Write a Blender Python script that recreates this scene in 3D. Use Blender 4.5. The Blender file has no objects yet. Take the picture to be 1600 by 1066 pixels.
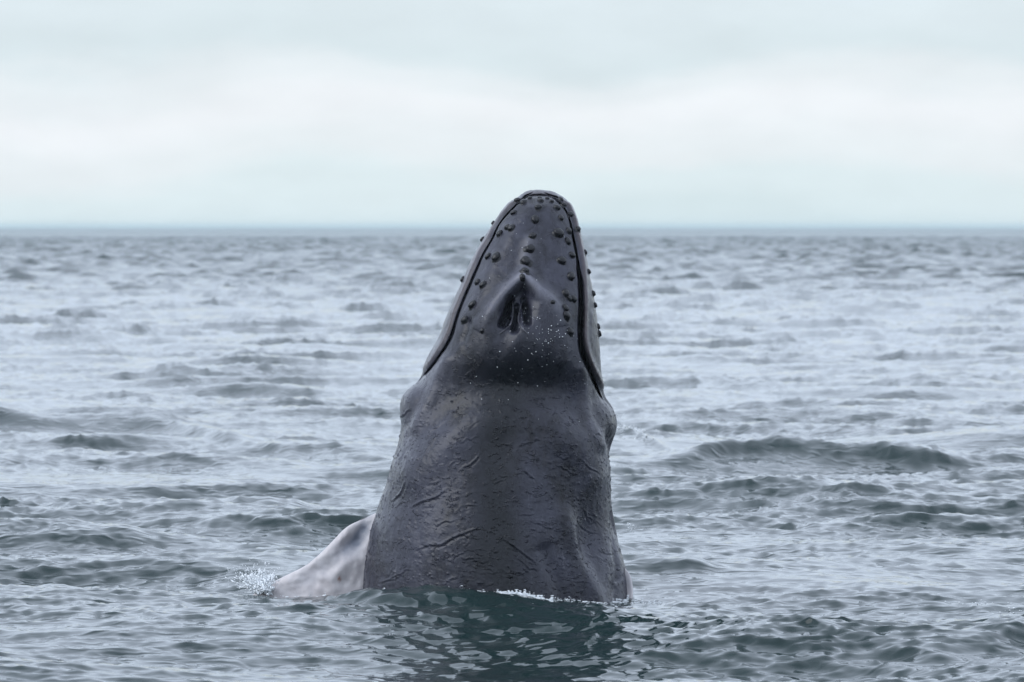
import bpy, math
import numpy as np
from mathutils import Vector, Matrix

scene = bpy.context.scene
R = math.radians

# ------------------------------------------------------------------ camera
DIST, CAM_H, S = 40.0, 2.88, 0.005       # metres to the whale, eye height, metres per photo pixel at the whale
cam_data = bpy.data.cameras.new('camera')
cam = bpy.data.objects.new('camera', cam_data)
scene.collection.objects.link(cam)
cam.location = (0, -DIST, CAM_H)
cam.rotation_euler = (R(90 - 1.289), 0, 0)
cam_data.sensor_width = 36
cam_data.lens = 36 * DIST / (1600 * S)
cam_data.clip_start = 0.5
cam_data.clip_end = 30000
cam_data.dof.use_dof = True
cam_data.dof.focus_distance = 39.3
cam_data.dof.aperture_fstop = 5.0
scene.camera = cam

# ------------------------------------------------------------------ sky and sun
SUN_EL, SUN_AZ = 38.0, -112.0            # azimuth from +Y (the viewing direction), clockwise
world = bpy.data.worlds.new('World')
scene.world = world
world.use_nodes = True
nt = world.node_tree
nt.nodes.clear()


def node(tree, typ, **kw):
    n = tree.nodes.new(typ)
    for k, v in kw.items():
        setattr(n, k, v)
    return n


def link(tree, a, ao, b, bi):
    tree.links.new(a.outputs[ao], b.inputs[bi])


def ramp_node(tree, stops, interp='LINEAR'):
    r = tree.nodes.new('ShaderNodeValToRGB')
    r.color_ramp.interpolation = interp
    el = r.color_ramp.elements
    while len(el) < len(stops):
        el.new(0.5)
    for e, (p, c) in zip(el, stops):
        e.position = p
        e.color = (c, c, c, 1) if isinstance(c, (int, float)) else (*c, 1)
    return r


def math_node(tree, op, a, b=None, clamp=False):
    m = tree.nodes.new('ShaderNodeMath')
    m.operation = op
    m.use_clamp = clamp
    for i, v in enumerate((a, b)):
        if v is None:
            continue
        if isinstance(v, (int, float)):
            m.inputs[i].default_value = v
        else:
            tree.links.new(v, m.inputs[i])
    return m.outputs[0]


sky = node(nt, 'ShaderNodeTexSky', sky_type='NISHITA')
sky.sun_disc = False
sky.sun_elevation = R(SUN_EL)
sky.sun_rotation = R(SUN_AZ)
bg_sky = node(nt, 'ShaderNodeBackground')
bg_sky.inputs['Strength'].default_value = 0.1
link(nt, sky, 0, bg_sky, 0)
tc = node(nt, 'ShaderNodeTexCoord')
sep = node(nt, 'ShaderNodeSeparateXYZ')
link(nt, tc, 'Generated', sep, 0)
mp1 = node(nt, 'ShaderNodeMapping')
mp1.inputs['Scale'].default_value = (13, 13, 40)
mp1.inputs['Location'].default_value = (3.1, 1.7, 0.4)
link(nt, tc, 'Generated', mp1, 0)
n1 = node(nt, 'ShaderNodeTexNoise')
n1.inputs['Scale'].default_value = 1.0
n1.inputs['Detail'].default_value = 6
n1.inputs['Roughness'].default_value = 0.5
link(nt, mp1, 0, n1, 'Vector')
# height of the cloud edge wanders a little with the noise
wob = math_node(nt, 'MULTIPLY', math_node(nt, 'SUBTRACT', n1.outputs[0], 0.5), 0.030)
el_ = math_node(nt, 'ADD', math_node(nt, 'ABSOLUTE', sep.outputs['Z']), wob)
el_s = math_node(nt, 'POWER', math_node(nt, 'MAXIMUM', el_, 0.0), 0.5)      # stretch low elevations
q = lambda z: math.sqrt(z)
cloud = ramp_node(nt, [
    (0.0, (0.690, 0.810, 0.850)), (q(.007), (0.735, 0.845, 0.885)), (q(.013), (0.800, 0.865, 0.905)),
    (q(.021), (0.855, 0.900, 0.945)), (q(.027), (0.790, 0.855, 0.900)), (q(.034), (0.685, 0.785, 0.835)),
    (q(.044), (0.715, 0.810, 0.865)), (q(.075), (0.93, 1.07, 1.28)), (q(.30), (1.04, 1.18, 1.42)),
    (1.0, (1.04, 1.18, 1.42))], 'EASE')
nt.links.new(el_s, cloud.inputs[0])
mp2 = node(nt, 'ShaderNodeMapping')
mp2.inputs['Scale'].default_value = (40, 40, 110)
link(nt, tc, 'Generated', mp2, 0)
n2 = node(nt, 'ShaderNodeTexNoise')
n2.inputs['Detail'].default_value = 5
n2.inputs['Scale'].default_value = 1.0
link(nt, mp2, 0, n2, 'Vector')
mott = ramp_node(nt, [(0.3, 0.965), (0.7, 1.03)])
link(nt, n2, 0, mott, 0)
mulc = node(nt, 'ShaderNodeMix', data_type='RGBA', blend_type='MULTIPLY')
mulc.inputs[0].default_value = 1.0
nt.links.new(cloud.outputs[0], mulc.inputs[6])
nt.links.new(mott.outputs[0], mulc.inputs[7])
bg_cloud = node(nt, 'ShaderNodeBackground')
bg_cloud.inputs['Strength'].default_value = 1.0
nt.links.new(mulc.outputs[2], bg_cloud.inputs[0])
mixs = node(nt, 'ShaderNodeMixShader')
mixs.inputs[0].default_value = 0.94
link(nt, bg_sky, 0, mixs, 1)
link(nt, bg_cloud, 0, mixs, 2)
out = node(nt, 'ShaderNodeOutputWorld')
link(nt, mixs, 0, out, 0)

sun_data = bpy.data.lights.new('sun', 'SUN')
sun_data.energy = 1.3
sun_data.angle = R(45)
sun_data.color = (0.97, 0.985, 1.0)
sun = bpy.data.objects.new('sun', sun_data)
scene.collection.objects.link(sun)
az, el = R(SUN_AZ), R(SUN_EL)
sun_dir = Vector((math.sin(az) * math.cos(el), math.cos(az) * math.cos(el), math.sin(el)))
sun.rotation_euler = sun_dir.to_track_quat('Z', 'Y').to_euler()
sun.location = (-20, -30, 30)

scene.view_settings.view_transform = 'Standard'
scene.view_settings.look = 'None'
scene.view_settings.exposure = 0.08
scene.view_settings.gamma = 1
scene.view_settings.use_curve_mapping = False
scene.cycles.max_bounces = 6
scene.cycles.use_denoising = True
scene.cycles.denoising_prefilter = 'ACCURATE'
scene.cycles.denoising_input_passes = 'RGB_ALBEDO_NORMAL'

# ------------------------------------------------------------------ helpers
COL = scene.collection


def px(u, v, y=0.0):
    """A point of the whale drawn in the photograph's front view: across and up in metres."""
    return (u - 800) * S, CAM_H - (v - 353) * S


def mesh_from_arrays(name, verts, quads, smooth=True, tris=None):
    me = bpy.data.meshes.new(name)
    verts = np.ascontiguousarray(verts, dtype=np.float32)
    quads = np.ascontiguousarray(quads, dtype=np.int32)
    n, k = quads.shape
    me.vertices.add(len(verts))
    me.vertices.foreach_set('co', verts.ravel())
    idx, start, total = quads.ravel(), np.arange(0, n * k, k), np.full(n, k)
    if tris is not None:
        idx = np.concatenate([idx, tris.ravel()])
        start = np.concatenate([start, n * k + 3 * np.arange(len(tris))])
        total = np.concatenate([total, np.full(len(tris), 3)])
        n += len(tris)
    me.loops.add(len(idx))
    me.loops.foreach_set('vertex_index', idx.astype(np.int32))
    me.polygons.add(n)
    me.polygons.foreach_set('loop_start', start.astype(np.int32))
    me.polygons.foreach_set('loop_total', total.astype(np.int32))
    me.update(calc_edges=True)
    if smooth:
        me.polygons.foreach_set('use_smooth', np.ones(n, dtype=bool))
    me.validate()
    return me


def link_obj(name, me, mat=None, parent=None):
    o = bpy.data.objects.new(name, me)
    COL.objects.link(o)
    if mat is not None and not me.materials:
        me.materials.append(mat)
    if parent is not None:
        o.parent = parent
    return o


def grid_quads(nr, nc, wrap):
    r = np.arange(nr - 1)[:, None]
    c = np.arange(nc if wrap else nc - 1)[None, :]
    c2 = (c + 1) % nc
    return np.stack([r * nc + c, r * nc + c2, (r + 1) * nc + c2, (r + 1) * nc + c], -1).reshape(-1, 4)


def float_attr(me, name, vals):
    a = me.attributes.new(name, 'FLOAT', 'POINT')
    a.data.foreach_set('value', np.ascontiguousarray(vals, dtype=np.float32).ravel())


def smooth_curve(pts, x):
    """Monotone cubic through (x, value) points."""
    pts = sorted(pts)
    xs = np.array([p[0] for p in pts], float)
    ys = np.array([p[1] for p in pts], float)
    h = np.diff(xs)
    d = np.diff(ys) / h
    m = np.zeros_like(ys)
    m[1:-1] = (d[:-1] * h[1:] + d[1:] * h[:-1]) / (h[1:] + h[:-1])
    m[0], m[-1] = d[0], d[-1]
    x = np.clip(x, xs[0], xs[-1])
    i = np.clip(np.searchsorted(xs, x) - 1, 0, len(h) - 1)
    t = (x - xs[i]) / h[i]
    t2, t3 = t * t, t * t * t
    return ((2 * t3 - 3 * t2 + 1) * ys[i] + (t3 - 2 * t2 + t) * h[i] * m[i]
            + (-2 * t3 + 3 * t2) * ys[i + 1] + (t3 - t2) * h[i] * m[i + 1])


def seg_dist(u, v, pts):
    """Distance to a polyline and the position along it (0..1)."""
    best = np.full(u.shape, 1e9)
    pos = np.zeros(u.shape)
    n = len(pts) - 1
    for i in range(n):
        (a, b), (c, d) = pts[i], pts[i + 1]
        dx, dy = c - a, d - b
        t = np.clip(((u - a) * dx + (v - b) * dy) / (dx * dx + dy * dy), 0, 1)
        dd = np.hypot(u - a - t * dx, v - b - t * dy)
        k = dd < best
        best = np.where(k, dd, best)
        pos = np.where(k, (i + t) / n, pos)
    return best, pos


def gauss(d, w):
    return np.exp(-(d / w) ** 2)


def smooth01(x, a, b):
    t = np.clip((x - a) / (b - a), 0, 1)
    return t * t * (3 - 2 * t)


def noise_tile(n, lo, hi, beta, seed, ax=1.0, ay=1.0, rot=0.0):
    """Periodic random field n x n, band-limited between lo and hi cycles per tile, unit variance."""
    rng = np.random.default_rng(seed)
    k = np.fft.fftfreq(n, 1 / n)
    kx, ky = np.meshgrid(k, k)
    c, s = math.cos(rot), math.sin(rot)
    kk = np.hypot((c * kx + s * ky) * ax, (-s * kx + c * ky) * ay)
    amp = np.where((kk >= lo) & (kk <= hi), np.maximum(kk, 1e-6) ** (-beta), 0)
    f = np.real(np.fft.ifft2(np.fft.fft2(rng.standard_normal((n, n))) * amp))
    return f / f.std()


def tile_sample(t, a, b):
    """Bilinear periodic lookup; a along columns, b along rows, in tiles."""
    n = t.shape[0]
    x, y = (a % 1.0) * n, (b % 1.0) * n
    i, j = np.floor(x).astype(int), np.floor(y).astype(int)
    fx, fy = x - i, y - j
    i, j = i % n, j % n
    i2, j2 = (i + 1) % n, (j + 1) % n
    return ((t[j, i] * (1 - fx) + t[j, i2] * fx) * (1 - fy) + (t[j2, i] * (1 - fx) + t[j2, i2] * fx) * fy)


# ------------------------------------------------------------------ materials
def new_mat(name):
    m = bpy.data.materials.new(name)
    m.use_nodes = True
    t = m.node_tree
    b = t.nodes['Principled BSDF']
    return m, t, b


def noise_node(t, scale, detail=4, rough=0.5, vec=None, dist=0.0):
    n = t.nodes.new('ShaderNodeTexNoise')
    n.inputs['Scale'].default_value = scale
    n.inputs['Detail'].default_value = detail
    n.inputs['Roughness'].default_value = rough
    n.inputs['Distortion'].default_value = dist
    if vec is not None:
        t.links.new(vec, n.inputs['Vector'])
    return n


def mapping(t, scale, rot=(0, 0, 0), coord='Object'):
    tc_ = t.nodes.new('ShaderNodeTexCoord')
    mp = t.nodes.new('ShaderNodeMapping')
    mp.inputs['Scale'].default_value = scale
    mp.inputs['Rotation'].default_value = rot
    t.links.new(tc_.outputs[coord], mp.inputs[0])
    return mp.outputs[0]


def mix_col(t, fac, a, b, blend='MIX'):
    m = t.nodes.new('ShaderNodeMix')
    m.data_type = 'RGBA'
    m.blend_type = blend
    for sock, v in ((m.inputs[0], fac), (m.inputs[6], a), (m.inputs[7], b)):
        if isinstance(v, (int, float)):
            sock.default_value = v
        elif isinstance(v, tuple):
            sock.default_value = (*v, 1)
        else:
            t.links.new(v, sock)
    return m.outputs[2]


def water_material():
    m, t, b = new_mat('sea_water')
    b.inputs['Base Color'].default_value = (0.010, 0.024, 0.024, 1)
    b.inputs['IOR'].default_value = 1.333
    v = mapping(t, (1, 1, 1))
    n_a = noise_node(t, 1.4, 5, 0.62, v, 0.3)
    v2 = mapping(t, (3.8, 5.2, 1), (0, 0, R(14)))
    n_b = noise_node(t, 1.0, 2.5, 0.5, v2, 0.7)
    n_b.noise_type = 'RIDGED_MULTIFRACTAL'
    n_b.normalize = True
    patch = noise_node(t, 0.16, 3, 0.5, v)
    pr = ramp_node(t, [(0.35, 0.35), (0.65, 1.0)])
    t.links.new(patch.outputs[0], pr.inputs[0])
    bu = t.nodes.new('ShaderNodeBump')
    bu.inputs['Strength'].default_value = 1.0
    bu.inputs['Distance'].default_value = 0.012
    t.links.new(n_a.outputs[0], bu.inputs['Height'])
    bu2 = t.nodes.new('ShaderNodeBump')
    bu2.inputs['Distance'].default_value = 0.032
    t.links.new(pr.outputs[0], bu2.inputs['Strength'])
    t.links.new(n_b.outputs[0], bu2.inputs['Height'])
    t.links.new(bu.outputs[0], bu2.inputs['Normal'])
    t.links.new(bu2.outputs[0], b.inputs['Normal'])
    far = t.nodes.new('ShaderNodeAttribute')          # slopes too fine for the mesh far out become roughness
    far.attribute_name = 'far'
    t.links.new(math_node(t, 'ADD', math_node(t, 'MULTIPLY', far.outputs['Fac'], 0.17), 0.05), b.inputs['Roughness'])
    return m


def skin_material():
    m, t, b = new_mat('whale_skin')
    v = mapping(t, (1, 1, 1))
    big = noise_node(t, 2.2, 5, 0.55, v, 0.4)
    fine = noise_node(t, 13, 6, 0.6, mapping(t, (1, 1, 0.6), (0, R(25), 0)), 0.5)
    rb = ramp_node(t, [(0.36, 0.0), (0.66, 1.0)])
    t.links.new(big.outputs[0], rb.inputs[0])
    col = mix_col(t, rb.outputs[0], (0.007, 0.007, 0.011), (0.039, 0.040, 0.058))
    rf = ramp_node(t, [(0.42, 0.0), (0.68, 1.0)])
    t.links.new(fine.outputs[0], rf.inputs[0])
    col = mix_col(t, math_node(t, 'MULTIPLY', rf.outputs[0], 0.42), col, (0.066, 0.068, 0.094))
    # brownish scraped patches
    sc = noise_node(t, 5.5, 4, 0.6, mapping(t, (1.4, 1.4, 0.8)), 0.2)
    rs = ramp_node(t, [(0.62, 0.0), (0.72, 1.0)])
    t.links.new(sc.outputs[0], rs.inputs[0])
    col = mix_col(t, math_node(t, 'MULTIPLY', rs.outputs[0], 0.12), col, (0.070, 0.060, 0.064))
    lip = t.nodes.new('ShaderNodeAttribute')
    lip.attribute_name = 'lip'
    lipn = math_node(t, 'MULTIPLY', lip.outputs['Fac'], math_node(t, 'ADD', fine.outputs[0], 0.25), clamp=True)
    col = mix_col(t, lipn, col, (0.17, 0.135, 0.13))
    pale = t.nodes.new('ShaderNodeAttribute')
    pale.attribute_name = 'pale'
    col = mix_col(t, math_node(t, 'MULTIPLY', pale.outputs['Fac'], math_node(t, 'ADD', fine.outputs[0], 0.2), clamp=True), col, (0.22, 0.22, 0.26))
    # pale scratches and rubbed streaks
    scr = noise_node(t, 1.0, 4, 0.6, mapping(t, (30, 30, 5), (0, R(38), R(10))), 1.2)
    rsc = ramp_node(t, [(0.60, 0.0), (0.68, 1.0)])
    t.links.new(scr.outputs[0], rsc.inputs[0])
    col = mix_col(t, math_node(t, 'MULTIPLY', math_node(t, 'MULTIPLY', rsc.outputs[0], rb.outputs[0]), 0.5), col, (0.13, 0.13, 0.155))
    # tiny pale specks
    sp = noise_node(t, 120, 2, 0.5, v)
    rsp = ramp_node(t, [(0.71, 0.0), (0.76, 1.0)])
    t.links.new(sp.outputs[0], rsp.inputs[0])
    col = mix_col(t, math_node(t, 'MULTIPLY', rsp.outputs[0], 0.12), col, (0.28, 0.28, 0.31))
    dk = t.nodes.new('ShaderNodeAttribute')            # darker along the spine; neck shade painted into the colour
    dk.attribute_name = 'spine_dark_neck_shade'
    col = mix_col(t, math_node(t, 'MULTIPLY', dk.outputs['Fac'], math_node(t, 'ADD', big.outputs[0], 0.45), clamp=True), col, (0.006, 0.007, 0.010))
    t.links.new(col, b.inputs['Base Color'])
    rr = ramp_node(t, [(0.3, 0.22), (0.7, 0.40)])
    t.links.new(fine.outputs[0], rr.inputs[0])
    t.links.new(rr.outputs[0], b.inputs['Roughness'])
    b.inputs['IOR'].default_value = 1.35
    b.inputs['Coat Weight'].default_value = 0.12          # a film of sea water
    b.inputs['Coat Roughness'].default_value = 0.16
    b.inputs['Coat IOR'].default_value = 1.33
    # peeling flakes: broken terrace edges
    vf = mapping(t, (1, 1, 1.5), (0, R(-20), 0))
    fl = noise_node(t, 1.0, 3, 0.55, mapping(t, (17, 17, 34), (0, R(-22), 0)), 0.35)
    edge = ramp_node(t, [(0.585, 0.0), (0.66, 1.0)])
    t.links.new(fl.outputs[0], edge.inputs[0])
    saw = edge.outputs[0]
    msk = noise_node(t, 6, 3, 0.5, v)
    rm = ramp_node(t, [(0.40, 0.0), (0.60, 1.0)])
    t.links.new(msk.outputs[0], rm.inputs[0])
    rough_at = t.nodes.new('ShaderNodeAttribute')
    rough_at.attribute_name = 'flaky'
    hgt = math_node(t, 'MULTIPLY', math_node(t, 'MULTIPLY', saw, rm.outputs[0]), rough_at.outputs['Fac'])
    hgt = math_node(t, 'ADD', hgt, math_node(t, 'MULTIPLY', noise_node(t, 40, 5, 0.65, vf).outputs[0], 0.14))
    bu = t.nodes.new('ShaderNodeBump')
    bu.inputs['Strength'].default_value = 1.0
    bu.inputs['Distance'].default_value = 0.008
    t.links.new(hgt, bu.inputs['Height'])
    t.links.new(bu.outputs[0], b.inputs['Coat Normal'])
    t.links.new(bu.outputs[0], b.inputs['Normal'])
    return m


def tubercle_material():
    m, t, b = new_mat('tubercle_skin')
    n = noise_node(t, 30, 4, 0.6, mapping(t, (1, 1, 1)))
    r = ramp_node(t, [(0.35, (0.005, 0.005, 0.007)), (0.75, (0.014, 0.014, 0.018))])
    t.links.new(n.outputs[0], r.inputs[0])
    t.links.new(r.outputs[0], b.inputs['Base Color'])
    b.inputs['Roughness'].default_value = 0.28
    b.inputs['Specular IOR Level'].default_value = 0.35
    return m


def rim_material():
    m, t, b = new_mat('nostril_rim_skin')
    n = noise_node(t, 20, 3, 0.5, mapping(t, (1, 1, 1)))
    r = ramp_node(t, [(0.3, (0.05, 0.05, 0.06)), (0.7, (0.10, 0.10, 0.12))])
    t.links.new(n.outputs[0], r.inputs[0])
    t.links.new(r.outputs[0], b.inputs['Base Color'])
    b.inputs['Roughness'].default_value = 0.35
    return m


def flipper_material():
    m, t, b = new_mat('pale_flipper_skin')
    v = mapping(t, (1, 1, 1))
    n = noise_node(t, 5, 5, 0.6, v, 0.3)
    r = ramp_node(t, [(0.3, (0.50, 0.455, 0.455)), (0.7, (0.63, 0.60, 0.605))])
    t.links.new(n.outputs[0], r.inputs[0])
    gr = t.nodes.new('ShaderNodeAttribute')
    gr.attribute_name = 'grey'
    n3 = noise_node(t, 9, 5, 0.6, v)
    g = math_node(t, 'MULTIPLY', gr.outputs['Fac'], math_node(t, 'ADD', n3.outputs[0], 0.45), clamp=True)
    col = mix_col(t, g, r.outputs[0], (0.15, 0.165, 0.205))
    sp = t.nodes.new('ShaderNodeAttribute')
    sp.attribute_name = 'scar'
    col = mix_col(t, sp.outputs['Fac'], col, (0.30, 0.15, 0.12))
    t.links.new(col, b.inputs['Base Color'])
    b.inputs['Roughness'].default_value = 0.38
    n2 = noise_node(t, 22, 5, 0.6, v)
    bu = t.nodes.new('ShaderNodeBump')
    bu.inputs['Distance'].default_value = 0.006
    bu.inputs['Strength'].default_value = 0.6
    t.links.new(n2.outputs[0], bu.inputs['Height'])
    t.links.new(bu.outputs[0], b.inputs['Normal'])
    return m


def foam_material():
    m, t, b = new_mat('white_foam')
    b.inputs['Base Color'].default_value = (0.80, 0.83, 0.85, 1)
    b.inputs['Roughness'].default_value = 0.3
    b.inputs['IOR'].default_value = 1.33
    return m


MAT_WATER, MAT_SKIN, MAT_TUB = water_material(), skin_material(), tubercle_material()
MAT_RIM, MAT_FIN, MAT_FOAM = rim_material(), flipper_material(), foam_material()

# ------------------------------------------------------------------ the sea
G = 9.81


def sea_cascade(L, n, lmin, lmax, seed, sigma, wind=R(-96), peak=11.0, spread=2.0, fall=4.0):
    """Height and horizontal displacement tiles of a wind sea, wavelengths lmin..lmax metres, height deviation sigma."""
    rng = np.random.default_rng(seed)
    k1 = np.fft.fftfreq(n, L / n) * 2 * math.pi
    kx, ky = np.meshgrid(k1, k1)
    k = np.hypot(kx, ky)
    k[0, 0] = 1
    kp = 2 * math.pi / peak
    spec = k ** -fall * np.exp(-1.25 * (kp / k) ** 2)
    cosd = (kx * math.cos(wind) + ky * math.sin(wind)) / k
    spec = spec * (0.06 + np.clip(cosd, 0, 1) ** (2 * spread))
    lo, hi = 2 * math.pi / lmax, 2 * math.pi / lmin
    spec = np.where((k >= lo) & (k < hi), spec, 0)
    a = np.sqrt(spec) * (rng.standard_normal((n, n)) + 1j * rng.standard_normal((n, n)))
    h = np.fft.ifft2(a)
    sc = sigma / np.real(h).std()
    hx = np.real(np.fft.ifft2(1j * kx / k * a)) * sc
    hy = np.real(np.fft.ifft2(1j * ky / k * a)) * sc
    return L, np.real(h) * sc, hx, hy


def build_sea():
    # finer columns where the view is narrow; every second column only beyond FAR metres, with closer rows there
    th_in, nin, FAR = R(10.0), 941, 165.0
    inner = np.linspace(-th_in, th_in, nin)
    g = np.geomspace(1, (math.pi - th_in) / R(0.12) + 1, 45)
    outer = th_in + (g - 1) * R(0.12)
    th = np.concatenate([-outer[::-1][:-1], inner, outer[1:-1]])     # closes at 180 degrees behind
    if len(th) % 2:
        th = np.concatenate([th[:-1], [0.5 * (th[-2] + th[-1]), th[-1]]])
    near = [27.0]
    while near[-1] < FAR:
        near.append(near[-1] + near[-1] ** 2 / 20000)
    far_d = []
    x = near[-1]
    while x < 9000:
        x += 1.5 if x < 1100 else 1.5 + (x - 1100) ** 2 / 40000
        far_d.append(x)
    dn = np.concatenate([np.geomspace(0.05, 26.5, 46), near])
    df = np.array(far_d)
    Dn, Tn = np.meshgrid(dn, th, indexing='ij')
    Df, Tf = np.meshgrid(df, th[::2], indexing='ij')
    D = np.concatenate([Dn.ravel(), Df.ravel()])
    T = np.concatenate([Tn.ravel(), Tf.ravel()])
    X = D * np.sin(T)
    Y = -DIST + D * np.cos(T)
    WIND = R(-98)
    casc = [   # tile, chop, forward lean, fade-out distance, gustiness
        (sea_cascade(127.0, 512, 2.6, 60, 15, 0.058, peak=6.5, spread=1.1, wind=WIND), 1.25, 1.2, (1500, 4500), 0.1),
        (sea_cascade(31.0, 512, 0.7, 2.6, 12, 0.0150, spread=1.3, wind=R(-80)), 1.35, 1.0, (800, 2500), 0.2),
        (sea_cascade(7.3, 512, 0.09, 0.7, 13, 0.0105, spread=0.9, wind=R(-108), fall=3.3), 1.0, 0.8, (130, 400), 0.25),
    ]
    GUST = noise_tile(256, 2, 14, 1.0, 77, ax=1.0, ay=0.6)
    gust = tile_sample(GUST, X / 61.0, Y / 61.0)
    H = np.zeros_like(X)
    DX = np.zeros_like(X)
    DY = np.zeros_like(X)
    for (L, h, hx, hy), chop, lean, (f0, f1), gu in casc:
        off = 0.8 if L > 100 else 2.5
        w = (1 - smooth01(D, f0, f1)) * np.clip(1 + gu * gust, 0.2, 1.6) * (1 + off * smooth01(D, 55, 300))
        a, b = X / L + 0.37, Y / L + 0.61
        if L < 100:
            w = w * (0.72 + 0.28 * smooth01(D, 36, 52))
        if L < 10:                                     # short ripples thrown out by the animal
            w = w * (1 + 0.9 * gauss(np.hypot(X, Y + 1.5), 2.6))
        hh = w * tile_sample(h, a, b)
        H += hh
        DX += chop * w * tile_sample(hx, a, b) + lean * math.cos(WIND) * hh
        DY += chop * w * tile_sample(hy, a, b) + lean * math.sin(WIND) * hh
    # calmer water hugging the animal, and the swell it pushes up
    rw = np.hypot(X - 0.1, (Y + 0.2) * 0.9)
    H *= 1 - 0.3 * gauss(rw, 2.2)
    DX *= 1 - 0.25 * gauss(rw, 2.0)
    DY *= 1 - 0.25 * gauss(rw, 2.0)

    def crest(pts, hgt, steep, back, fade=0.25, seed=0, wander=0.35):
        """A single wave: pts are (x, y) along its crest."""
        nonlocal H
        xs = np.array([p[0] for p in pts]); ys = np.array([p[1] for p in pts])
        o = np.argsort(xs); xs, ys = xs[o], ys[o]
        yc = np.interp(X, xs, ys)
        wob = tile_sample(WOB, X / 21.0 + seed * .17, Y * 0 + seed * .31)
        yc = yc + wander * wob
        L = xs[-1] - xs[0]
        s = (X - xs[0]) / L
        env = smooth01(s, -fade, fade) * (1 - smooth01(s, 1 - fade, 1 + fade))
        env = env * (0.75 + 0.3 * tile_sample(WOB, X / 13.0 + seed * .4, Y * 0 + .5 + seed * .2))
        t = Y - yc
        H += hgt * env * np.where(t < 0, gauss(t, steep), gauss(t, back))

    WOB = noise_tile(256, 1, 24, 1.3, 5)

    def pt(u, v, z):
        dd = (CAM_H - z) * DIST / (S * (v - 353))
        return ((u - 800) * S * dd / DIST, -DIST + dd)

    crest([pt(-200, 632, .26), pt(150, 640, .26), pt(260, 642, .26), pt(480, 690, .2)], 0.20, 0.55, 1.8, seed=1)
    crest([pt(1080, 708, .15), pt(1200, 698, .17), pt(1400, 702, .15), pt(1750, 700, .15)], 0.26, 0.42, 1.3, fade=.12, seed=2)
    crest([pt(960, 655, .15), pt(1060, 690, .1)], 0.07, 0.4, 1.2, seed=3)
    crest([pt(-120, 968, .09), pt(60, 972, .09), pt(200, 985, .05)], 0.09, 0.3, 0.9, seed=4)
    crest([pt(970, 878, .07), pt(1100, 884, .05)], 0.08, 0.25, 0.8, seed=5)
    crest([pt(1390, 1005, .08), pt(1500, 985, .1), pt(1700, 960, .1)], 0.10, 0.4, 1.2, seed=6)
    crest([pt(330, 790, .06), pt(480, 785, .06)], 0.08, 0.3, 0.9, seed=7)
    crest([pt(500, 700, .08), pt(615, 708, .08)], 0.10, 0.4, 1.0, seed=9)
    # the lip of water against the chest of the whale
    crest([(-1.3, -1.0), (-0.9, -1.36), (-0.3, -1.50), (0.1, -1.50)], 0.150, 0.24, 0.6, fade=0.18, seed=10, wander=0.02)
    crest([(-0.15, -1.5), (0.25, -1.45), (0.75, -1.2)], 0.02, 0.22, 0.5, fade=0.3, seed=13, wander=0.02)
    crest([(0.45, -1.2), (0.85, -0.9), (1.2, -0.55)], -0.05, 0.28, 0.4, fade=0.25, seed=12, wander=0.03)
    crest([(-1.9, -1.95), (-0.3, -2.15), (0.4, -2.1)], 0.045, 0.18, 0.4, seed=11)
    V = np.stack([X + DX, Y + DY, H], -1).reshape(-1, 3)
    nn_, nt_, nf_ = len(dn), len(th), len(th) // 2
    base = nn_ * nt_
    last = (nn_ - 1) * nt_
    quads = np.concatenate([grid_quads(nn_, nt_, True), grid_quads(len(df), nf_, True) + base])
    j = np.arange(nf_)
    j2 = (j + 1) % nf_
    a0, a1, a2 = last + 2 * j, last + 2 * j + 1, last + (2 * j + 2) % nt_
    tris = np.concatenate([np.stack([a0, a1, base + j], 1), np.stack([a1, base + j2, base + j], 1), np.stack([a1, a2, base + j2], 1)])
    me = mesh_from_arrays('water', V, quads, tris=tris)
    float_attr(me, 'far', smooth01(np.log(D), math.log(110), math.log(1400)) + 0.55 * smooth01(np.log(D), math.log(1000), math.log(2600)))
    o = link_obj('water', me, MAT_WATER)
    o['kind'] = 'structure'
    global SEA_ALL
    SEA_ALL = V
    near = (np.abs(V[:, 0]) < 5) & (V[:, 1] > -8) & (V[:, 1] < 6)
    return V[near]


SEA_NEAR = build_sea()


def sea_z(x, y):
    x, y = np.atleast_1d(x), np.atleast_1d(y)
    r = np.empty(len(x))
    for i in range(len(x)):
        r[i] = SEA_NEAR[np.argmin((SEA_NEAR[:, 0] - x[i]) ** 2 + (SEA_NEAR[:, 1] - y[i]) ** 2), 2]
    return r


# ------------------------------------------------------------------ the whale
whale = bpy.data.objects.new('humpback_whale', None)
COL.objects.link(whale)
whale['label'] = 'dark grey humpback whale rising upright from the choppy sea, knobbly snout pointing skyward'
whale['category'] = 'whale'

SIL_L = [(296, 838), (297, 830.5), (299, 823), (301.5, 819), (305, 813.5), (312, 805), (325, 793), (337, 784), (352, 774), (372, 761), (396, 747),
         (420, 735), (450, 722), (475, 711), (500, 700), (525, 691), (556, 674), (580, 662), (597, 652), (606, 641), (618, 630), (632, 625.5),
         (645, 625), (665, 627), (690, 623), (719, 615), (750, 606), (775, 597), (800, 588), (820, 581), (850, 574), (880, 569), (920, 566), (1000, 560), (1130, 556)]
SIL_R = [(296, 849), (297, 858), (299, 866), (301.5, 871), (305, 877), (314, 885), (325, 891), (345, 900), (370, 908), (395, 914), (425, 920),
         (460, 927), (495, 932), (530, 936), (570, 939), (606, 942), (622, 947), (632, 954), (645, 961), (658, 963.5), (675, 962),
         (690, 957), (712, 951), (740, 949), (770, 953), (815, 960), (850, 967), (880, 975), (905, 981), (940, 984), (1000, 990), (1130, 998)]
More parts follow.
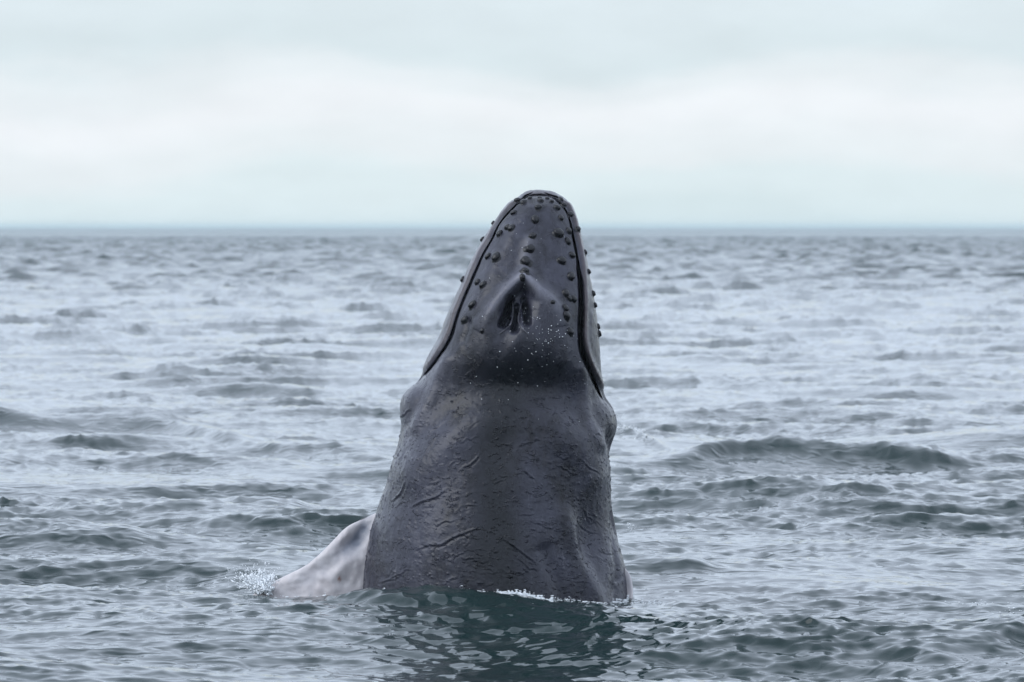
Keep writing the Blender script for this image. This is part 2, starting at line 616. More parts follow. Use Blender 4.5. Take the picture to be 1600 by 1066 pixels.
GAP_L = [(296, 838), (303, 828), (306, 822), (312, 817), (322, 806), (346, 784), (378, 767), (396, 756), (420, 746), (450, 734), (487, 719), (525, 706), (560, 684), (580, 667), (597, 652), (620, 630), (700, 600)]
GAP_R = [(296, 842), (303, 856), (307, 868), (318, 876), (334, 886), (350, 891), (370, 895), (397, 900), (436, 904.5), (475, 906), (512, 905), (538, 906), (560, 912), (574, 918), (602, 933), (622, 944), (660, 960), (720, 975)]
FRONT_Y = [(295, 0.16), (298, 0.10), (303, 0.03), (309, -0.05), (318, -0.12), (335, -0.19), (360, -0.27), (400, -0.38), (440, -0.47), (500, -0.59),
           (560, -0.69), (600, -0.715), (640, -0.765), (700, -0.885), (800, -1.02), (930, -1.12), (1130, -1.22)]
SIDE_Y = [(295, 0.17), (310, 0.16), (340, 0.12), (450, 0.02), (600, 0.0), (1130, 0.0)]
BACK_Y = [(295, 0.18), (298, 0.26), (305, 0.33), (330, 0.43), (400, 0.58), (500, 0.74), (600, 0.86), (760, 0.98), (930, 1.05), (1130, 1.1)]
EXPO = [(295, 2.0), (320, 2.5), (400, 2.9), (520, 2.7), (600, 2.3), (680, 2.05), (760, 1.95), (1130, 1.95)]


def build_body():
    top = 296 + 14 * np.linspace(0, 1, 22) ** 1.7
    v = np.concatenate([top[:-1], np.linspace(310, 960, 540), np.linspace(964, 1120, 26)])
    nr, nc = len(v), 640
    uL, uR = smooth_curve(SIL_L, v), smooth_curve(SIL_R, v)
    yF, yS, yB, ex = (smooth_curve(c, v) for c in (FRONT_Y, SIDE_Y, BACK_Y, EXPO))
    def calm(u):                                     # outline without the brow bulge, for the middle of the section
        kv = np.arange(300, 1121, 2.0)
        ku = np.interp(kv, v, u)
        pad = np.pad(ku, 30, mode='edge')
        sm = np.convolve(np.convolve(pad, np.ones(31) / 31, 'same'), np.ones(31) / 31, 'same')[30:-30]
        w = smooth01(v, 470, 560)
        return u * (1 - w) + w * np.interp(v, kv, sm)
    cL, cR = calm(uL), calm(uR)
    P = np.empty((nr, nc, 3))
    ARC = np.empty((nr, nc))
    ph = np.linspace(0, math.pi, 1400)
    for i in range(nr):
        x0, x1 = (uL[i] - 800) * S, (uR[i] - 800) * S
        xc, hw = 0.5 * (x0 + x1), 0.5 * (x1 - x0)
        cs, sn = -np.cos(ph), np.sin(ph)
        e = 2 / ex[i]
        a0, a1 = (cL[i] - 800) * S, (cR[i] - 800) * S
        fx = 0.5 * (a0 + a1) + 0.5 * (a1 - a0) * np.sign(cs) * np.abs(cs) ** e
        fx = fx + np.where(cs < 0, x0 - a0, x1 - a1) * np.abs(cs) ** 7
        fy = yS[i] + (yF[i] - yS[i]) * sn ** e
        bx = xc + hw * -cs
        by = yS[i] + (yB[i] - yS[i]) * sn
        X = np.concatenate([fx, bx[1:-1]])
        Yv = np.concatenate([fy, by[1:-1]])
        X, Yv = np.append(X, X[0]), np.append(Yv, Yv[0])
        wt = np.where(0.5 * (Yv[1:] + Yv[:-1]) < yS[i] + 0.1, 4.0, 1.0)
        seg = np.hypot(np.diff(X), np.diff(Yv))
        L = np.concatenate([[0], np.cumsum(seg * wt)])
        A = np.concatenate([[0], np.cumsum(seg)])
        s = np.linspace(0, L[-1], nc + 1)[:-1]
        P[i, :, 0] = np.interp(s, L, X)
        P[i, :, 1] = np.interp(s, L, Yv)
        arc = np.interp(s, L, A)
        ARC[i] = arc - A[len(fx) // 2]
    P[:, :, 2] = (CAM_H - (v - 353) * S)[:, None]

    def normals(P):
        du = np.roll(P, -1, 1) - np.roll(P, 1, 1)
        dv = np.gradient(P, axis=0)
        n = np.cross(dv, du)
        n /= np.maximum(np.linalg.norm(n, axis=2, keepdims=True), 1e-9)
        return n

    N = normals(P)
    cen = np.stack([P[:, :, 0].mean(1), P[:, :, 1].mean(1)], 1)[:, None, :]
    if ((P[300, :, :2] - cen[300]) * N[300, :, :2]).sum() < 0:
        N = -N
    U = 800 + P[:, :, 0] / S
    V = np.repeat(v[:, None], nc, 1)
    front = smooth01(-(P[:, :, 1] - yS[:, None]), -0.02, 0.05)
    disp = np.zeros_like(U)
    cut = np.zeros_like(U)                           # grooves and pits, straight inwards from the back of the animal
    # --- mouth line: gap between the upper jaw and the wider lower jaw
    gL, gR = smooth_curve(GAP_L, v)[:, None], smooth_curve(GAP_R, v)[:, None]
    sl_L = np.gradient(gL[:, 0], v)[:, None]
    sl_R = np.gradient(gR[:, 0], v)[:, None]
    dL = (U - gL) / np.sqrt(1 + sl_L ** 2)
    dR = (U - gR) / np.sqrt(1 + sl_R ** 2)
    openL = 1 - smooth01(V, 575, 604)
    openR = 1 - smooth01(V, 600, 628)
    wR = 1.0 + 0.4 * smooth01(V, 330, 380) + 1.5 * smooth01(V, 400, 450) * (1 - smooth01(V, 550, 620))
    tipf = smooth01(V, 299, 308)
    cut += 0.085 * tipf * openL * front * np.exp(-(np.abs(dL) / (1.0 + 0.5 * smooth01(V, 330, 460))) ** 3)
    cut += (0.10 + 0.12 * smooth01(V, 330, 430)) * tipf * openR * front * np.exp(-(np.abs(dR) / wR) ** 3)
    dt, _ = seg_dist(U, V, [(812, 317), (822, 309), (832, 305.5), (845, 304.5), (858, 306), (868, 311), (877, 319)])
    cut += 0.06 * front * np.exp(-(dt / 1.5) ** 2)
    # rolled lip of the lower jaw, and the upper jaw sitting inside it
    lipL = smooth01(-dL, 1.5, 5) * openL * front * smooth01(V, 306, 322)
    lipR = smooth01(dR, 3, 6) * openR * front * smooth01(V, 306, 322)
    disp += 0.022 * lipL + 0.016 * lipR * gauss(dR - 6, 6) * 1.6
    ros = smooth01(dL, 2, 30) * smooth01(-dR, 2, 30) * front
    disp += 0.03 * ros * (1 - smooth01(V, 520, 600)) * smooth01(V, 305, 330)
    # --- splash guard and blowholes
    guard = [(752, 520), (765, 500), (778, 480), (795, 459), (808, 445), (818, 439), (828, 446), (842, 461), (858, 474), (868, 492), (874, 512)]
    dg, sg = seg_dist(U, V, guard)
    disp += front * 0.135 * np.exp(-(((U - 812) / 50) ** 2 + ((V - 505) / 62) ** 2))
    inside = smooth01(V - np.interp(U, [p[0] for p in guard], [p[1] for p in guard]), 0, 14) * gauss(U - 812, 52)
    env = np.sin(np.clip(sg, 0, 1) * math.pi) ** 0.6
    disp += front * 0.062 * env * gauss(dg, 12.5)
    dk, _ = seg_dist(U, V, [(818, 440), (820, 420), (823, 402), (829, 380)])
    disp += front * 0.022 * gauss(dk, 9)
    disp -= front * 0.05 * np.exp(-(((U - 806) / 28) ** 2 + ((V - 490) / 30) ** 2))
    for pts, w, dep in (([(799, 474), (795, 492), (787, 513)], 4.6, 0.16), ([(818, 476), (822, 494), (823, 511)], 4.8, 0.16),
                        ([(807, 486), (806, 505), (804, 521)], 5.0, 0.14), ([(797, 500), (792, 514)], 5.5, 0.1)):
        dd, ss = seg_dist(U, V, pts)
        cut = np.maximum(cut, front * dep * (0.35 + 0.65 * smooth01(ss, 0, .4)) * np.exp(-(dd / w) ** 3))
    bel = V - np.interp(U, [p[0] for p in guard], [p[1] for p in guard])
    cut += front * 0.12 * smooth01(bel, 4, 26) * (1 - smooth01(bel, 40, 95)) * gauss(U - 807, 21)
    # swellings either side of the blowholes, running back
    for pts, w, h in (([(770, 500), (764, 530), (760, 560)], 16, 0.02), ([(852, 490), (862, 525), (866, 560)], 18, 0.022)):
        dd, _ = seg_dist(U, V, pts)
        disp += front * h * gauss(dd, w)
    dd, _ = seg_dist(U, V, [(738, 500), (735, 515), (728, 530)])
    disp -= front * 0.018 * gauss(dd, 7)
    # --- neck crease and the muscle behind it
    dd, _ = seg_dist(U, V, [(690, 622), (740, 606), (800, 604), (860, 612), (915, 640)])
    disp -= front * 0.052 * gauss(dd, 36)
    dd, _ = seg_dist(U, V, [(650, 735), (690, 695), (740, 660), (795, 648), (850, 655), (895, 685), (925, 740)])
    disp += front * 0.048 * gauss(dd, 30)
    dd, _ = seg_dist(U, V, [(785, 690), (775, 760), (790, 800)])
    disp -= front * 0.030 * gauss(dd, 30)
    # --- brow above each eye
    disp += front * 0.018 * np.exp(-(((U - 645) / 16) ** 2 + ((V - 625) / 26) ** 2))
    dd, _ = seg_dist(U, V, [(700, 560), (680, 590), (668, 625), (650, 665)])
    disp += front * 0.024 * gauss(dd, 9)
    dd, _ = seg_dist(U, V, [(655, 612), (647, 640), (638, 662)])
    disp -= front * 0.008 * gauss(dd, 8)
    dd, _ = seg_dist(U, V, [(905, 575), (915, 610), (922, 650), (935, 690)])
    disp += front * 0.026 * gauss(dd, 10)
    disp -= front * 0.035 * np.exp(-(((U - 952) / 7) ** 2 + ((V - 688) / 20) ** 2))
    # --- flanks
    disp -= front * 0.075 * np.exp(-(((U - 920) / 20) ** 2 + ((V - 835) / 42) ** 2))
    dd, _ = seg_dist(U, V, [(958, 800), (961, 860), (968, 900)])
    disp -= front * 0.030 * gauss(dd, 4)
    disp -= front * 0.035 * np.exp(-(((U - 962) / 9) ** 2 + ((V - 915) / 22) ** 2))
    dd, _ = seg_dist(U, V, [(880, 800), (905, 870), (935, 940)])
    disp += front * 0.036 * gauss(dd, 14)
    dd, _ = seg_dist(U, V, [(850, 850), (870, 900), (890, 950)])
    disp -= front * 0.030 * gauss(dd, 12)
    # long loose folds of peeling skin
    for pts in ([(655, 848), (672, 841), (692, 839), (712, 827), (735, 818), (752, 812)], [(725, 722), (735, 719), (745, 710), (752, 700)],
                [(782, 826), (800, 838), (818, 852), (838, 868)], [(645, 785), (662, 776), (684, 768), (700, 755)],
                [(612, 780), (630, 766), (640, 750)], [(818, 725), (828, 735), (836, 740)]):
        dd, ss = seg_dist(U, V, pts)
        e = np.sin(np.clip(ss, .02, .98) * math.pi) ** 0.5
        disp += front * 0.009 * e * gauss(dd, 1.6)
        dd2, _ = seg_dist(U, V - 3, pts)
        disp -= front * 0.005 * e * gauss(dd2, 2.0)
    # short irregular wrinkles, falling away from the spine on both sides
    wr = np.random.default_rng(61)
    for _ in range(95):
        u0, v0 = wr.uniform(585, 955), wr.uniform(640, 925)
        side = np.clip((u0 - 775) / 150, -1, 1)
        L_, a_ = wr.uniform(9, 34) * (1.4 if wr.random() < .2 else 1), math.atan(0.75 * side) + wr.normal(0, .25)
        n_ = 5
        pts = [(u0 + L_ * k / n_ * math.cos(a_) + wr.normal(0, 1.0), v0 + L_ * k / n_ * math.sin(a_) + wr.normal(0, 1.7)) for k in range(n_ + 1)]
        r0, r1 = np.searchsorted(v, min(p[1] for p in pts) - 9), np.searchsorted(v, max(p[1] for p in pts) + 9)
        sl = slice(r0, r1)
        dd, ss = seg_dist(U[sl], V[sl], pts)
        e = np.sin(np.clip(ss, .02, .98) * math.pi) ** 0.5 * wr.uniform(.25, 1.0)
        disp[sl] += front[sl] * e * (0.0048 * gauss(dd, 1.2) - 0.003 * gauss(seg_dist(U[sl], V[sl] - 2.4, pts)[0], 1.6))
    # throat pleats under the lower jaw (the side turned away)
    back = smooth01(P[:, :, 1] - yS[:, None], 0.12, 0.3)
    disp -= back * 0.018 * (0.5 + 0.5 * np.cos(P[:, :, 0] * 2 * math.pi / 0.13)) * smooth01(V, 330, 420)
    # --- relief of the skin
    T1 = noise_tile(512, 3, 60, 1.6, 21)
    T2 = noise_tile(1024, 22, 220, 1.2, 22, ax=1.3, ay=0.65, rot=-0.35)
    T3 = noise_tile(512, 6, 60, 1.0, 23)
    a, b = ARC / 2.6 + .5, P[:, :, 2] / 2.6
    flaky = smooth01(V, 480, 720) * 0.9 + 0.25
    disp += 0.0018 * tile_sample(T1, a, b)
    f = tile_sample(T2, a, b)
    saw = smooth01(f, 1.15, 1.9)
    mask = smooth01(tile_sample(T3, a * 1.3, b * 1.3), -0.2, 1.0)
    disp += flaky * front * (0.0050 * saw * mask + 0.0004 * f)
    P2 = P + N * disp[:, :, None]
    P2[:, :, 1] += cut
    N2 = normals(P2)
    if (N2 * N).sum() < 0:
        N2 = -N2
    verts = np.concatenate([P2.reshape(-1, 3), [P2[0].mean(0) + np.array([0, 0, .002])], [P2[-1].mean(0)]])
    quads = grid_quads(nr, nc, True)
    me = mesh_from_arrays('body', verts, quads)
    # close snout and underside
    import bmesh
    bm = bmesh.new()
    bm.from_mesh(me)
    bm.verts.ensure_lookup_table()
    t_, b_ = nr * nc, nr * nc + 1
    for c in range(nc):
        c2 = (c + 1) % nc
        bm.faces.new((bm.verts[t_], bm.verts[c2], bm.verts[c])).smooth = True
        o_ = (nr - 1) * nc
        bm.faces.new((bm.verts[b_], bm.verts[o_ + c], bm.verts[o_ + c2])).smooth = True
    bmesh.ops.recalc_face_normals(bm, faces=bm.faces)
    bm.to_mesh(me)
    bm.free()
    lip = np.clip(lipL * gauss(dL + 5, 4) * 0.8 + lipR * gauss(dR - 6, 4), 0, 1) * 0.55 + gauss(V - 300, 6) * 0.25
    pale = np.clip(front * env * gauss(dg, 8) * 0.8 + front * 0.5 * gauss(dk, 10) + 0.35 * gauss(seg_dist(U, V, [(700, 560), (680, 590), (640, 680)])[0], 12)
                   + 0.3 * gauss(seg_dist(U, V, [(915, 600), (925, 660), (940, 720)])[0], 12), 0, 1)
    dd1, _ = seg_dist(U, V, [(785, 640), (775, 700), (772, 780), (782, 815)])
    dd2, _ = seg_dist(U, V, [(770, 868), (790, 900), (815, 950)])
    spine_dark_neck_shade = np.clip(front * (gauss(dd1, 36) + gauss(dd2, 46) + 0.9 * np.exp(-(((U - 805) / 95) ** 2 + ((V - 580) / 48) ** 2))), 0, 1)  # last term paints in the shade on the neck
    for nm, arr in (('spine_dark_neck_shade', spine_dark_neck_shade), ('lip', np.clip(lip, 0, 1)), ('pale', pale), ('flaky', flaky)):
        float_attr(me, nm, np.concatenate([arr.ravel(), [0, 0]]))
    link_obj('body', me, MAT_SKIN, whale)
    return P2, N2, U, V, front


BP, BN, BU, BV, BFRONT = build_body()
_fm = (BFRONT > 0.02).ravel()
_fp, _fn = BP.reshape(-1, 3)[_fm], BN.reshape(-1, 3)[_fm]
_fu, _fv = 800 + _fp[:, 0] / S, 353 + (CAM_H - _fp[:, 2]) / S


def on_skin(u, v):
    i = np.argmin((_fu - u) ** 2 + (_fv - v) ** 2)
    return Vector(_fp[i]), Vector(_fn[i]).normalized()


# --- tubercles: every knob of the snout
def tubercle_mesh(seed):
    rng = np.random.default_rng(seed)
    prof = [(1.5, -0.35), (1.22, -0.05), (1.06, 0.14), (0.98, 0.35), (0.97, 0.62), (0.86, 0.88), (0.62, 1.06), (0.32, 1.14)]
    ns = 16
    vs = []
    off = rng.uniform(-.12, .12, 2)
    ph = rng.uniform(0, 6.28)
    for k, (r, z) in enumerate(prof):
        for j in range(ns):
            a = 2 * math.pi * j / ns
            rr = r * (1 + 0.09 * math.sin(2 * a + ph) + 0.05 * rng.uniform(-1, 1))
            vs.append((rr * math.cos(a) + off[0] * max(z, 0), rr * math.sin(a) + off[1] * max(z, 0), z + 0.04 * rng.uniform(-1, 1)))
    vs.append((off[0], off[1], 1.16))
    fs = []
    for k in range(len(prof) - 1):
        for j in range(ns):
            j2 = (j + 1) % ns
            fs.append((k * ns + j, k * ns + j2, (k + 1) * ns + j2, (k + 1) * ns + j))
    o_ = (len(prof) - 1) * ns
    for j in range(ns):
        fs.append((o_ + j, o_ + (j + 1) % ns, len(vs) - 1))
    me = bpy.data.meshes.new('tubercle')
    me.from_pydata(vs, [], fs)
    me.polygons.foreach_set('use_smooth', [True] * len(fs))
    me.materials.append(MAT_TUB)
    return me


TUB = [  # across, down in the front view, radius (photo pixels)
    (808, 313, 4), (818, 316.5, 4.6), (828, 310, 3.2), (843.5, 309, 3.2), (844, 314, 4.0), (855, 310, 3), (862, 314.5, 3.6), (841, 323, 4.8), (870, 324, 4.5),
    (793, 325.5, 3.6), (803, 332, 5), (836, 342.5, 5.6), (876, 340, 5), (793, 355, 5), (799.5, 356, 5.2), (780.5, 365.5, 5.4), (832, 368, 6), (872, 364, 6.6),
    (888, 361, 4.8), (886.5, 377.5, 4.8), (828, 387.5, 6.2), (893, 398, 5), (876, 311.5, 4), (881, 320, 4), (891, 335, 4.5), (903, 357, 4), (913, 394, 4.6),
    (763, 400, 5.2), (775, 401, 6.4), (821, 407, 5.6), (820, 422, 5), (817, 432, 3.4), (746.5, 440.5, 5), (755, 443.5, 5.6), (739.5, 474, 5.4), (727, 497.5, 5.2),
    (724, 436, 4), (876, 406, 6.4), (891, 430, 5.6), (882, 456, 5), (888.5, 464.5, 4.4), (895, 466, 4.8), (882, 479.5, 4.4), (884, 490, 6), (889, 516, 5.6),
    (863, 470, 3.4), (919, 424, 4.2), (926, 458, 4.8), (929, 476, 4.8), (934, 510, 4.6), (935, 521, 4.2), (754.5, 514, 3.2), (750, 372, 3.6), (769, 347, 3.2)]
tub_meshes = [tubercle_mesh(40 + k) for k in range(6)]
_rng = np.random.default_rng(7)
for k, (u, v, r) in enumerate(TUB):
    p, n = on_skin(u, v)
    o = bpy.data.objects.new('tubercle', tub_meshes[k % 6])
    COL.objects.link(o)
    o.parent = whale
    n = (n + Vector((0, 0, 0.25))).normalized()
    q4 = n.to_track_quat('Z', 'Y')
    s = r * S * 1.15 * _rng.uniform(0.88, 1.15)
    o.matrix_local = Matrix.Translation(p - n * s * 0.2) @ q4.to_matrix().to_4x4() @ Matrix.Rotation(_rng.uniform(0, 6.28), 4, 'Z') @ Matrix.Diagonal((s, s, s * 0.85, 1))


# --- pale rims of the two nostrils
def tube_mesh(name, pts, rad):
    ns = 8
    pts = [Vector(p) for p in pts]
    vs, fs = [], []
    for i, p in enumerate(pts):
        t = (pts[min(i + 1, len(pts) - 1)] - pts[max(i - 1, 0)]).normalized()
        a = t.cross(Vector((0, 1, 0))).normalized()
        b = t.cross(a)
        e = i / (len(pts) - 1)
        r = rad * (0.25 + 0.75 * math.sin(math.pi * min(max(e, 0.04), 0.96)) ** 0.6)
        for j in range(ns):
            w = 2 * math.pi * j / ns
            vs.append(p + (a * math.cos(w) + b * math.sin(w)) * r)
    for i in range(len(pts) - 1):
        for j in range(ns):
            j2 = (j + 1) % ns
            fs.append((i * ns + j, i * ns + j2, (i + 1) * ns + j2, (i + 1) * ns + j))
    fs.append(tuple(range(ns))[::-1])
    fs.append(tuple(range((len(pts) - 1) * ns, len(pts) * ns)))
    me = bpy.data.meshes.new(name)
    me.from_pydata([tuple(v_) for v_ in vs], [], fs)
    me.polygons.foreach_set('use_smooth', [True] * len(fs))
    return me


def rim(pts, rad):
    pts = np.array(pts, float)
    t = np.linspace(0, 1, 26)
    ti = np.linspace(0, 1, len(pts))
    us = smooth_curve(list(zip(ti, pts[:, 0])), t)
    vs = smooth_curve(list(zip(ti, pts[:, 1])), t)
    # the rim rides over the pit: bridge between the skin at its two ends
    ys = np.array([on_skin(a, b)[0].y for a, b in zip(us, vs)])
    line = np.interp(t, [0, 1], [on_skin(us[0], vs[0])[0].y, on_skin(us[-1], vs[-1])[0].y])
    ys = np.minimum(ys, line + 0.035)
    me = tube_mesh('nostril_rim', [((a - 800) * S, y - 0.004, CAM_H - (b - 353) * S) for a, b, y in zip(us, vs, ys)], rad)
    link_obj('nostril_rim', me, MAT_RIM, whale)


rim([(801, 469), (801.5, 484), (800, 498), (795, 508), (780, 519)], 0.0075)
rim([(815.5, 470), (812, 484), (810, 498), (814, 508), (825, 520)], 0.0075)


# --- flippers
def flipper(le, te, yc, thick, hollow=None, scar=None, nr=120, nc=150):
    s = np.linspace(0, 1, nr)
    k = np.linspace(0, 1, len(le))
    lu, lv = (smooth_curve(list(zip(k, [p[j] for p in le])), s) for j in (0, 1))
    k2 = np.linspace(0, 1, len(te))
    tu, tv = (smooth_curve(list(zip(k2, [p[j] for p in te])), s) for j in (0, 1))
    ym = smooth_curve(list(zip(np.linspace(0, 1, len(yc)), yc)), s)
    th = smooth_curve(list(zip(np.linspace(0, 1, len(thick)), thick)), s)
    a = 2 * math.pi * np.arange(nc) / nc
    c = 0.5 - 0.5 * np.cos(a)                       # 0 leading edge .. 1 trailing edge
    prof = np.sqrt(c) * (1 - c) * 1.9 + 0.06 * np.sqrt(np.clip(c * (1 - c), 0, 1)) * 2
    side = np.where(a < math.pi, -1.0, 1.0)
    U = lu[:, None] * (1 - c) + tu[:, None] * c
    V = lv[:, None] * (1 - c) + tv[:, None] * c
    Y = ym[:, None] + side * prof * th[:, None]
    grey = np.zeros_like(U)
    sc = np.zeros_like(U)
    fr = (side < 0)[None, :] * np.ones_like(U)
    T = noise_tile(256, 2, 20, 1.8, 31)
    if hollow:
        for (hu, hv, ru, rv, ang, dep, gr) in hollow:
            ca, sa = math.cos(R(ang)), math.sin(R(ang))
            du, dv = U - hu, V - hv
            g = np.exp(-(((ca * du + sa * dv) / ru) ** 2 + ((-sa * du + ca * dv) / rv) ** 2)) * fr
            Y += dep * g
            grey += gr * g  # hollow shading painted as grey, along with the dark grey root
        Y += fr * 0.008 * tile_sample(T, U / 180, V / 180)
    if scar:
        sc = fr * np.exp(-(((U - scar[0]) / 3.0) ** 2 + ((V - scar[1]) / 3.2) ** 2) ** 2)
    P = np.stack([(U - 800) * S, Y, CAM_H - (V - 353) * S], -1).reshape(-1, 3)
    P = np.concatenate([P, [P[:nc].mean(0)], [P[-nc:].mean(0)]])
    me = mesh_from_arrays('flipper', P, grid_quads(nr, nc, True))
    import bmesh
    bm = bmesh.new()
    bm.from_mesh(me)
    bm.verts.ensure_lookup_table()
    for j in range(nc):
        j2 = (j + 1) % nc
        bm.faces.new((bm.verts[nr * nc], bm.verts[j2], bm.verts[j])).smooth = True
        bm.faces.new((bm.verts[nr * nc + 1], bm.verts[(nr - 1) * nc + j], bm.verts[(nr - 1) * nc + j2])).smooth = True
    bmesh.ops.recalc_face_normals(bm, faces=bm.faces)
    bm.to_mesh(me)
    bm.free()
    float_attr(me, 'grey', np.concatenate([np.clip(grey, 0, 1).ravel(), [0, 0]]))
    float_attr(me, 'scar', np.concatenate([np.clip(sc, 0, 1).ravel(), [0, 0]]))
    return link_obj('flipper', me, MAT_FIN, whale)


fl = flipper([(610, 790), (585, 803), (560, 814), (540, 825), (520, 845), (500, 865), (476, 884), (444, 900), (417, 914), (394, 931), (380, 960), (362, 1000)],
             [(585, 1030), (572, 1030), (568, 1028), (564, 1028), (556, 1030), (545, 1035), (530, 1040), (510, 1046), (484, 1052), (452, 1056), (415, 1050), (366, 1006)],
             [0.02, -0.02, -0.06, -0.10, -0.10, -0.08, -0.06], [0.15, 0.14, 0.13, 0.115, 0.10, 0.07, 0.02],
             hollow=[(548, 850, 30, 13, -48, 0.05, 0.75), (500, 890, 45, 14, -38, 0.04, 0.42), (505, 900, 12, 7, 0, -0.02, 0),
                     (532, 890, 22, 10, -60, -0.02, 0), (568, 830, 12, 30, 20, 0.03, 0.8)], scar=(531, 903))
fl['label'] = 'pale pinkish white flipper sloping down into the water'
fl2 = flipper([(955, 880), (972, 884), (984, 897), (988, 915), (988, 935), (988, 970)], [(940, 960), (945, 970), (950, 980), (958, 985), (965, 990), (985, 985)],
              [0.0, -0.10, -0.16, -0.2, -0.2], [0.05, 0.05, 0.045, 0.04, 0.02], hollow=[(976, 905, 10, 14, 0, 0.0, 0.5)], nr=50, nc=60)
fl2['label'] = 'sliver of the pale flipper at the flank'


# ------------------------------------------------------------------ foam, spray and droplets
_t = (1 + 5 ** 0.5) / 2
ICO_V = np.array([(-1, _t, 0), (1, _t, 0), (-1, -_t, 0), (1, -_t, 0), (0, -1, _t), (0, 1, _t), (0, -1, -_t), (0, 1, -_t), (_t, 0, -1), (_t, 0, 1), (-_t, 0, -1), (-_t, 0, 1)]) / math.hypot(1, _t)
ICO_F = np.array([(0, 11, 5), (0, 5, 1), (0, 1, 7), (0, 7, 10), (0, 10, 11), (1, 5, 9), (5, 11, 4), (11, 10, 2), (10, 7, 6), (7, 1, 8), (3, 9, 4), (3, 4, 2), (3, 2, 6), (3, 6, 8), (3, 8, 9), (4, 9, 5), (2, 4, 11), (6, 2, 10), (8, 6, 7), (9, 8, 1)])


def blobs(name, centres, radii, label, cat, stretch=None, seed=0, mat=None):
    rng = np.random.default_rng(seed)
    n = len(centres)
    rot = rng.standard_normal((n, 3, 3))
    rot = np.linalg.qr(rot)[0]
    v = ICO_V[None] * (1 + 0.25 * rng.uniform(-1, 1, (n, 12, 1)))
    v = np.einsum('nij,nkj->nki', rot, v) * np.asarray(radii)[:, None, None]
    if stretch is not None:
        d = np.asarray(stretch)
        ln = np.linalg.norm(d, axis=1)[:, None]
        dn = d / np.maximum(ln, 1e-6)
        pr = np.einsum('nki,ni->nk', v, dn)
        v = v + pr[:, :, None] * dn[:, None, :] * ln[:, None]
    v = v + np.asarray(centres)[:, None, :]
    f = (ICO_F[None] + (np.arange(n) * 12)[:, None, None]).reshape(-1, 3)
    me = mesh_from_arrays(name, v.reshape(-1, 3), f)
    o = link_obj(name, me, mat or MAT_FOAM)
    o['kind'] = 'stuff'
    o['label'] = label
    o['category'] = cat
    return o


rng = np.random.default_rng(99)
# splash thrown up where the flipper cuts the surface
n = 2600
bx, bz = px(420, 922)
ang = np.clip(rng.normal(R(115), R(22), n), R(70), R(165))
reach = np.abs(rng.normal(0, 1, n)) ** 1.1 * 0.075
reach = np.minimum(reach, 0.32)
cx = bx + rng.uniform(-0.09, 0.03, n) + np.cos(ang) * reach * 1.6
cz = 0.02 + np.sin(ang) * reach + rng.uniform(0, .02, n)
cy = -0.10 + rng.normal(0, 0.10, n)
rad = 0.0017 + 0.0070 * rng.random(n) ** 3 * (1.3 - reach / 0.32)
core = rng.random(n) < 0.03
rad = np.where(core, rng.uniform(.008, .016, n), rad)
cz = np.where(core, 0.03 + rng.random(n) * 0.10, cz)
cx = np.where(core, bx - 0.05 + rng.normal(0, .035, n), cx)
st = np.stack([np.cos(ang), rng.normal(0, .3, n), np.sin(ang)], 1) * (rng.random(n) ** 2 * 3.5)[:, None]
blobs('splash', np.stack([cx, cy, cz], 1), rad, 'white splash of droplets flying off the tip of the pale flipper', 'splash', st, 1)

# broken foam along the waterline of chest and flipper
wl = []
row = np.argmin(np.abs(BV[:, 0] - 930))
cont = BP[row][BFRONT[row] > 0.3]
cont = cont[np.argsort(cont[:, 0])]
for (u0, u1, m_, rr, off, wide) in ((548, 572, 260, 0.0045, .06, .05), (560, 640, 260, 0.0032, .05, .05), (640, 790, 420, 0.003, .05, .06), (782, 862, 2600, 0.0036, .03, .07),
                                  (800, 840, 900, 0.0042, .02, .03), (860, 975, 320, 0.003, .04, .06), (955, 990, 400, .004, .06, .04), (985, 1030, 700, 0.0032, .0, .045), (425, 560, 160, .004, 0, .03)):
    t = np.sort(rng.random(m_))
    keep = (0.55 + 0.45 * np.sin(t * rng.uniform(25, 40) + rng.uniform(0, 6)) + 0.3 * np.sin(t * 71)) > rng.random(m_) * 0.8
    t = t[keep]
    x = (u0 + (u1 - u0) * t - 800) * S
    if u0 >= 985:
        y = -0.45 + rng.normal(0, wide * 2, len(t))
    elif u1 <= 560:
        y = np.interp(x, [-1.9, -1.2], [-0.30, -0.34]) + rng.normal(0, wide, len(t))
    else:
        y = np.interp(x, cont[:, 0], cont[:, 1]) - off - np.abs(rng.normal(0, wide, len(t)))
    z = sea_z(x, y) + rng.uniform(-.003, .008, len(t)) + np.abs(rng.normal(0, 1, len(t))) * rr * (0.6 + 3.0 * np.clip(np.sin(t * 37 + u0) + 0.4 * np.sin(t * 83), 0, 2))
    r_ = rr * (0.35 + 0.9 * rng.random(len(t)) ** 2)
    wl += [(a, b, c, e) for a, b, c, e in zip(x, y, z, r_)]
wl = np.array(wl)
blobs('foam', wl[:, :3], wl[:, 3], 'thin broken line of white foam where the sea meets the whale', 'foam', np.stack([rng.uniform(.5, 3.2, len(wl)), rng.normal(0, .5, len(wl)), rng.normal(0, .25, len(wl))], 1), 2)

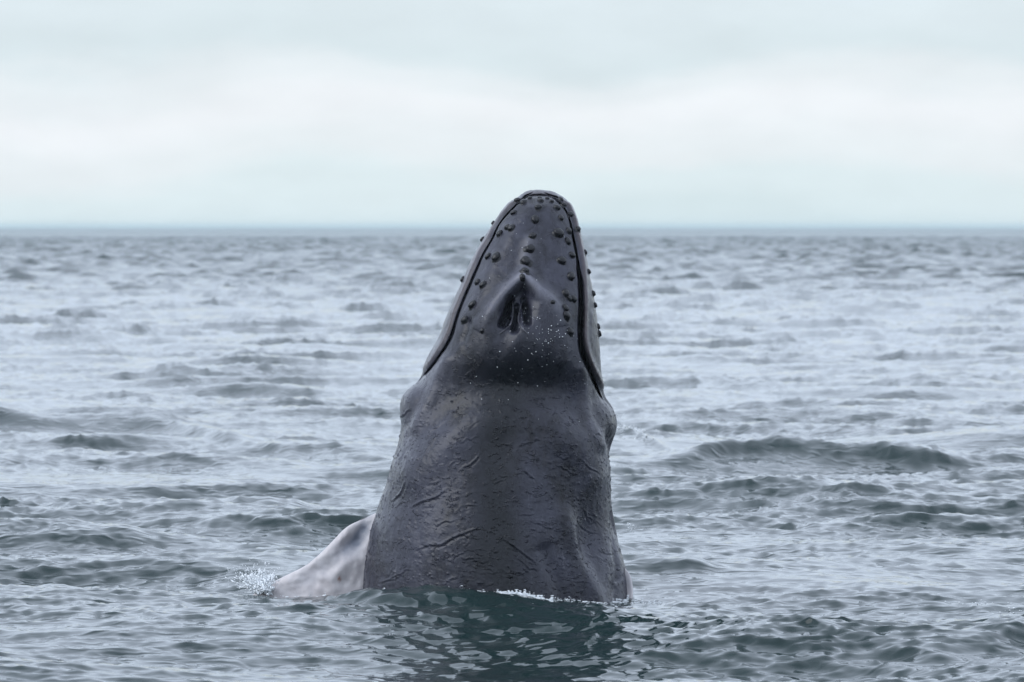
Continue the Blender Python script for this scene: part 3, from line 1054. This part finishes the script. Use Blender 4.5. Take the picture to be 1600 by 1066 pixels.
# small breaking caps on a few crests
wc = []
for (u, v, w, m_, rr) in ((980, 679, 14, 60, .010), (1005, 690, 10, 20, .008), (1222, 695, 10, 40, .012), (1394, 706, 12, 45, .012), (1310, 700, 16, 24, .009), (300, 386, 16, 90, .05), (246, 361, 12, 90, .10),
                        (1545, 938, 24, 22, .005), (1575, 946, 14, 14, .005), (985, 828, 5, 14, .006)):
    for _ in range(m_):
        uu = u + rng.normal(0, w)
        dd = CAM_H * DIST / (S * (v + rng.normal(0, 1.2) - 353))
        x, y = (uu - 800) * S * dd / DIST, -DIST + dd
        i = np.argmin((SEA_ALL[:, 0] - x) ** 2 + (SEA_ALL[:, 1] - y) ** 2)
        wc.append((x, y, SEA_ALL[i, 2] + rr * abs(rng.normal(0, 1.6)), rr * (0.35 + 0.8 * rng.random() ** 2)))
wc = np.array(wc)
blobs('whitecaps', wc[:, :3], wc[:, 3], 'small flecks of white water breaking on scattered wave crests', 'whitecaps', np.tile([[0.8, 0.1, 0.0]], (len(wc), 1)), 4)

# beads of water on the head, densest right of the blowholes
dr = []
for (u0, v0, su, sv, m_) in ((822, 500, 8, 10, 16), (850, 525, 20, 16, 34), (812, 520, 25, 25, 14), (868, 512, 12, 16, 16), (815, 570, 50, 40, 16), (890, 660, 50, 60, 10), (820, 390, 40, 40, 18)):
    for _ in range(m_):
        u, v = rng.normal(u0, su), rng.normal(v0, sv)
        if v < 312 or v > 915:
            continue
        p, nn = on_skin(u, v)
        dr.append((p.x, p.y - 0.002, p.z, 0.0022 + 0.003 * rng.random() ** 2))
dr = np.array(dr)
blobs('water_droplets', dr[:, :3], dr[:, 3], 'tiny bright beads of water on the whale head near the blowholes', 'droplets', None, 3)

# ------------------------------------------------------------------ sea haze
hm = bpy.data.materials.new('sea_haze')
hm.use_nodes = True
ht = hm.node_tree
ht.nodes.clear()
ho = ht.nodes.new('ShaderNodeOutputMaterial')
hv = ht.nodes.new('ShaderNodeVolumePrincipled')
hv.inputs['Color'].default_value = (0.80, 0.95, 0.95, 1)
hv.inputs['Density'].default_value = 0.00018
ht.links.new(hv.outputs[0], ho.inputs['Volume'])
x, y0, y1, z0, z1 = 9800.0, -9900.0, 9800.0, -2.0, 5.0
hb = bpy.data.meshes.new('haze')
hb.from_pydata([(-x, y0, z0), (x, y0, z0), (x, y1, z0), (-x, y1, z0), (-x, y0, z1), (x, y0, z1), (x, y1, z1), (-x, y1, z1)], [],
               [(3, 2, 1, 0), (4, 5, 6, 7), (0, 1, 5, 4), (1, 2, 6, 5), (2, 3, 7, 6), (3, 0, 4, 7)])
hz = link_obj('haze', hb, hm)
hz['kind'] = 'stuff'
hz['label'] = 'thin pale sea haze over the distant water'
